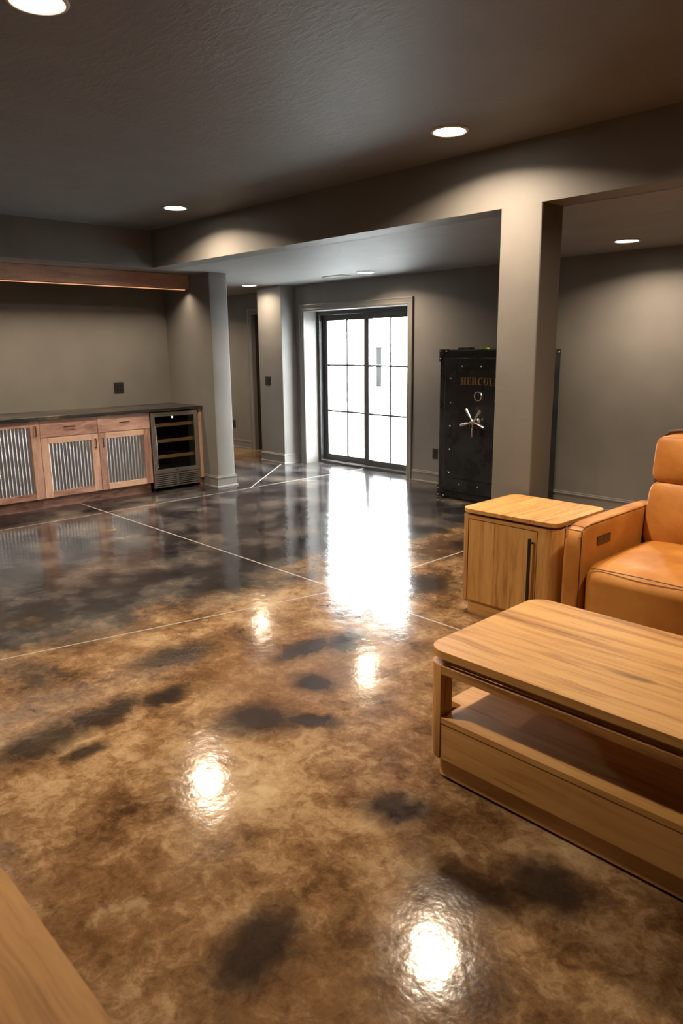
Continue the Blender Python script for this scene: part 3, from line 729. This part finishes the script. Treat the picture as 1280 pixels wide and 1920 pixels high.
# ================================================================== OAK FURNITURE
def board_top(t, name, x0, x1, y0, y1, r, z0, z1, widths, ax, mat=None):
    mat = mat or M_oak[1 - ax]
    """table top: a core with boards laid side by side; ax = axis across which boards are split"""
    core = obj(name, prism(nb(), rrect(x0 + .004, x1 - .004, y0 + .004, y1 - .004, r), z0 + .002, z1 - .004), mat, t)
    P = rrect(x0, x1, y0, y1, r, 10); a = (x0, y0)[ax]
    for wd in widths:
        lo, hi = a, min(a + wd, (x1, y1)[ax]); a = hi
        q = clip(P, ax, lo + .00025, hi - .00025)
        q = [p for i, p in enumerate(q) if (abs(p[0] - q[i - 1][0]) + abs(p[1] - q[i - 1][1])) > 1e-5]
        obj('board', prism(nb(), q, z0, z1, bev=.0007, seg=1), mat, core)
    return core
# ---- coffee table
cx0, cx1, cy0, cy1 = -1.535, -.235, 1.852, 2.570
t = empty('coffee_table', ((cx0 + cx1) / 2, (cy0 + cy1) / 2, 0), 'light oak coffee table with open shelf and rounded corners', 'coffee table')
board_top(t, 'table_top', cx0, cx1, cy0, cy1, .075, .475, .503, [.098, .121, .086, .112, .104, .09, .12], 1)
obj('top_core', prism(nb(), rrect(cx0 + .028, cx1 - .028, cy0 + .028, cy1 - .028, .05), .4465, .475), M_oak[0], t)
bx0, bx1_, by0, by1 = cx0 + .004, cx1 - .004, cy0 + .004, cy1 - .004
R4 = .065
for (sx, x) in ((1, bx0), (-1, bx1_)):
    for (sy, y) in ((1, by0), (-1, by1)):
        xa, xb = sorted((x, x + sx * .066)); ya, yb = sorted((y, y + sy * .066))
        rr = [0, 0, 0, 0]; rr[{(-1, -1): 0, (1, -1): 1, (1, 1): 2, (-1, 1): 3}[(sx, sy)]] = R4 - .006
        obj('leg', prism(nb(), rrect(xa, xb, ya, yb, rr, 8),   .088, .447, bev=.0015, seg=1), M_oak[2], t, True)
for y in (by0, by1 - .022): obj('apron_rail', bx(bx0 + .066, bx1_ - .066, y, y + .022, .415, .447, bev=.0015, seg=1), M_oak[0], t)
for x in (bx0, bx1_ - .022): obj('end_rail', bx(x, x + .022, by0 + .066, by1 - .066, .415, .447, bev=.0015, seg=1), M_oak[1], t)
a = by0 + .001
for wd in (.125, .118, .132, .11, .12, .103):
    hi = min(a + wd, by1 - .001)
    x_in = 0.067 if (a < by0 + .067 or hi > by1 - .067) else .004
    obj('shelf_board', bx(bx0 + x_in, bx1_ - x_in, a + .0003, hi - .0003, .228, .250, bev=.0008, seg=1), M_oak[0], t); a = hi
obj('drawer_front', bx(bx0 + .067, bx1_ - .067, by0 + .003, by0 + .023, .088, .226, bev=.0015, seg=1), M_oak[0], t)
obj('back_panel', bx(bx0 + .067, bx1_ - .067, by1 - .023, by1 - .003, .088, .226, bev=.0015, seg=1), M_oak[0], t)
for x in (bx0 + .003, bx1_ - .023): obj('end_panel', bx(x, x + .020, by0 + .067, by1 - .067, .088, .226, bev=.0015, seg=1), M_oak[1], t)
obj('plinth', prism(nb(), rrect(bx0 + .035, bx1_ - .035, by0 + .022, by1 - .022, .035), .012, .088), M_oak[0], t)
for x in (bx0 + .12, bx1_ - .12):
    for y in (by0 + .12, by1 - .12): obj('glide', cyl(nb(), (x, y, 0), (x, y, .012), .02), M_black_plastic, t, True)

# ---- side table
sx0, sx1, sy0, sy1 = -2.485, -1.868, 3.295, 3.845
t = empty('side_table', ((sx0 + sx1) / 2, (sy0 + sy1) / 2, 0), 'oak end table cabinet with one door standing beside the leather sofa', 'side table')
board_top(t, 'table_top', sx0, sx1, sy0, sy1, .065, .606, .628, [.13, .118, .105, .125, .139], 0)
obj('top_core', prism(nb(), rrect(sx0 + .035, sx1 - .035, sy0 + .035, sy1 - .035, .04), .584, .606), M_oak[0], t)
qx0, qx1, qy0, qy1 = sx0 + .004, sx1 - .004, sy0 + .004, sy1 - .004
for (sx, x, wd) in ((1, qx0, .052), (-1, qx1, .105)):
    for (sy, y) in ((1, qy0), (-1, qy1)):
        xa, xb = sorted((x, x + sx * wd)); ya, yb = sorted((y, y + sy * .085))
        rr = [0, 0, 0, 0]; rr[{(-1, -1): 0, (1, -1): 1, (1, 1): 2, (-1, 1): 3}[(sx, sy)]] = min(.07, wd - .002)
        obj('corner_post', prism(nb(), rrect(xa, xb, ya, yb, rr, 10), .085, .590, bev=.0015, seg=1), M_oak[2], t, True)
obj('front_rail', bx(qx0 + .052, qx1 - .105, qy0 + .001, qy0 + .020, .572, .590), M_oak[0], t)
d = obj('door', bx(qx0 + .056, qx1 - .110, qy0 + .012, qy0 + .022, .088, .567), M_oak[2], t)
obj('inner_frame', bx(qx0 + .045, qx1 - .10, qy0 + .023, qy0 + .030, .088, .580), M_interior, t)
a = qx0 + .056
for wd in (.105, .068, .115, .075, .12):
    hi = min(a + wd, qx1 - .110)
    if hi - a > .005: obj('door_board', bx(a + .0002, hi - .0002, qy0 + .001, qy0 + .013, .088, .567, bev=.0007, seg=1), M_oak[2], d)
    a = hi
xh = qx1 - .134
b = bx(xh - .007, xh + .007, qy0 - .038, qy0 - .024, .11, .535, bev=.002)
for z in (.15, .505): cyl(b, (xh, qy0 - .030, z), (xh, qy0 + .002, z), .005, seg=10)
obj('handle', b, M_black_plastic, d, False, 'long thin black bar handle')
for x in (qx0 + .002, qx1 - .022): obj('side_panel', bx(x, x + .020, qy0 + .085, qy1 - .085, .085, .590), M_oak[2], t)
obj('back_panel', bx(qx0 + .052, qx1 - .105, qy1 - .022, qy1 - .002, .085, .590), M_oak[2], t)
obj('bottom_panel', bx(qx0 + .03, qx1 - .03, qy0 + .03, qy1 - .03, .085, .10), M_oak[0], t)
obj('plinth', prism(nb(), rrect(qx0 + .030, qx1 - .030, qy0 + .022, qy1 - .022, .04), 0, .086), M_oak[0], t)

# ---- console at the lower left corner
t = empty('console_table', (-1.35, .0, 0), 'oak table top filling the bottom left corner of the photo', 'console table')
board_top(t, 'table_top', -2.25, -.46, -.22, .284, .05, .715, .75, [.11, .096, .10, .099, .105], 1, M_console)
for x in (-2.20, -.56):
    for y in (-.17, .18): obj('leg', bx(x, x + .05, y, y + .05, 0, .690, bev=.006), M_oak[2], t)
obj('apron', prism(nb(), rrect(-2.18, -.53, -.15, .21, .03), .66, .715), M_oak[0], t)
obj('lower_shelf', bx(-2.19, -.52, -.16, .22, .16, .185, bev=.003), M_oak[0], t)

# ================================================================== SOFA
ax0, ax1, ayf, ayb, az = -1.80, -1.69, 3.235, 4.18, .655
SW = .66
xe = ax1 + 2 * SW
t = empty('leather_sofa', ((ax0 + xe + .11) / 2, 3.75, 0), 'caramel leather reclining sofa with power button on its arm', 'sofa')
def arm(x0, x1):
    o = obj('armrest', cushion(x0, x1, ayf, ayb, .03, az, k=9, bulge=(.004, .006, .004), n=16), M_leather, t, True, sharp=180)
    for x in (x0 + .010, x1 - .010):
        pts = [(x, ayf + .014, .08)] + [(x, ayf + .008, z / 10) for z in range(2, 6)] + [(x, ayf + .012, az - .025), (x, ayf + .035, az - .008)] + [(x, ayf + .1 + .12 * k, az - .004) for k in range(7)]
        obj('seam', tube(nb(), pts, .0028, 6), M_piping, o, True)
    b2 = tube(nb(), [(x0 + .012 + (x1 - x0 - .024) * k / 6, ayf + .030, az - .006 + .002 * math.sin(math.pi * k / 6)) for k in range(7)], .0025, 6)
    obj('seam', b2, M_piping, o, True)
    return o
A1 = arm(ax0, ax1)
pw = obj('power_control', bx(ax1 - .004, ax1 + .006, 3.385, 3.525, .535, .580, bev=.003), M_gun, A1, False, 'small dark metal recline control')
obj('usb_port', bx(ax1 + .005, ax1 + .0068, 3.40, 3.42, .55, .565), M_port, t)
obj('recline_button', bx(ax1 + .005, ax1 + .0075, 3.44, 3.465, .545, .57, bev=.001), M_gun, t)
arm(xe, xe + .11)
obj('base_frame', bx(ax0 + .03, xe + .08, 3.32, 4.15, .03, .22), M_piping, t)
for x in (ax0 + .05, xe + .06):
    for y in (3.33, 4.1): obj('foot', cyl(nb(), (x, y, 0), (x, y, .035), .022), M_black_plastic, t, True)
obj('back_shell', cushion(ax0 + .10, xe + .01, 4.03, 4.24, .10, .98, k=9), M_leather, t, True, sharp=180)
for k in range(2):
    x0 = ax1 - .004 + k * SW; x1 = x0 + SW - .002
    bm = cushion(x0, x1, 3.208, 4.02, .06, .478, k=7, bulge=(0, .014, .026), n=22)
    for v_ in bm.verts:                                   # soft roll over the front edge
        fz = (v_.co.z - .1) / .375
        if v_.co.y < 3.45 and fz < .8: v_.co.y += .018 * (1 - fz) * (3.45 - v_.co.y) / .23
    st_ = obj('seat_cushion', bm, M_leather, t, True, sharp=180)
    obj('seam', tube(nb(), [(x0 + .05 + (x1 - x0 - .10) * i / 12, 3.242 - .016 * math.sin(math.pi * i / 12), .458 + .010 * math.sin(math.pi * i / 12)) for i in range(13)], .0026, 6), M_piping, st_, True)
    # reclined back: lower cushion and headrest, leaned
    def lean(bm, amt=.20):
        for v_ in bm.verts: v_.co.y += (v_.co.z - .45) * amt
        return bm
    bc = obj('back_cushion', lean(cushion(x0 + .006, x1, 3.865, 4.06, .43, .812, k=6.5, bulge=(0, .035, .0), n=20), .14), M_leather, t, True, sharp=180)
    hr = obj('headrest', lean(cushion(x0 + .012, x1 - .006, 3.868, 4.04, .790, 1.052, k=7, bulge=(.0, .026, .0), n=20), .14), M_leather, t, True, sharp=180)
    bk = obj('back_wing', lean(cushion(x0 + .002, x1 + .002, 3.985, 4.10, .44, 1.070, k=8, bulge=(0, 0, .004), n=16), .14), M_leather, t, True, sharp=180)
    pts = []
    for (px, pz) in [(x0 + .000, .50), (x0 + .000, .70), (x0 + .000, .90), (x0 + .004, .99), (x0 + .016, 1.035), (x0 + .045, 1.060), (x0 + .10, 1.068)] + [(x0 + .10 + (SW - .2) * i / 5, 1.070) for i in range(1, 6)] + [(x1 - .04, 1.06), (x1 - .012, 1.03), (x1, .98), (x1 + .002, .75), (x1 + .002, .5)]:
        pts.append((px, 3.992 + (pz - .45) * .14, pz))
    obj('piping', tube(nb(), pts, .008, 8), M_piping, bk, True)
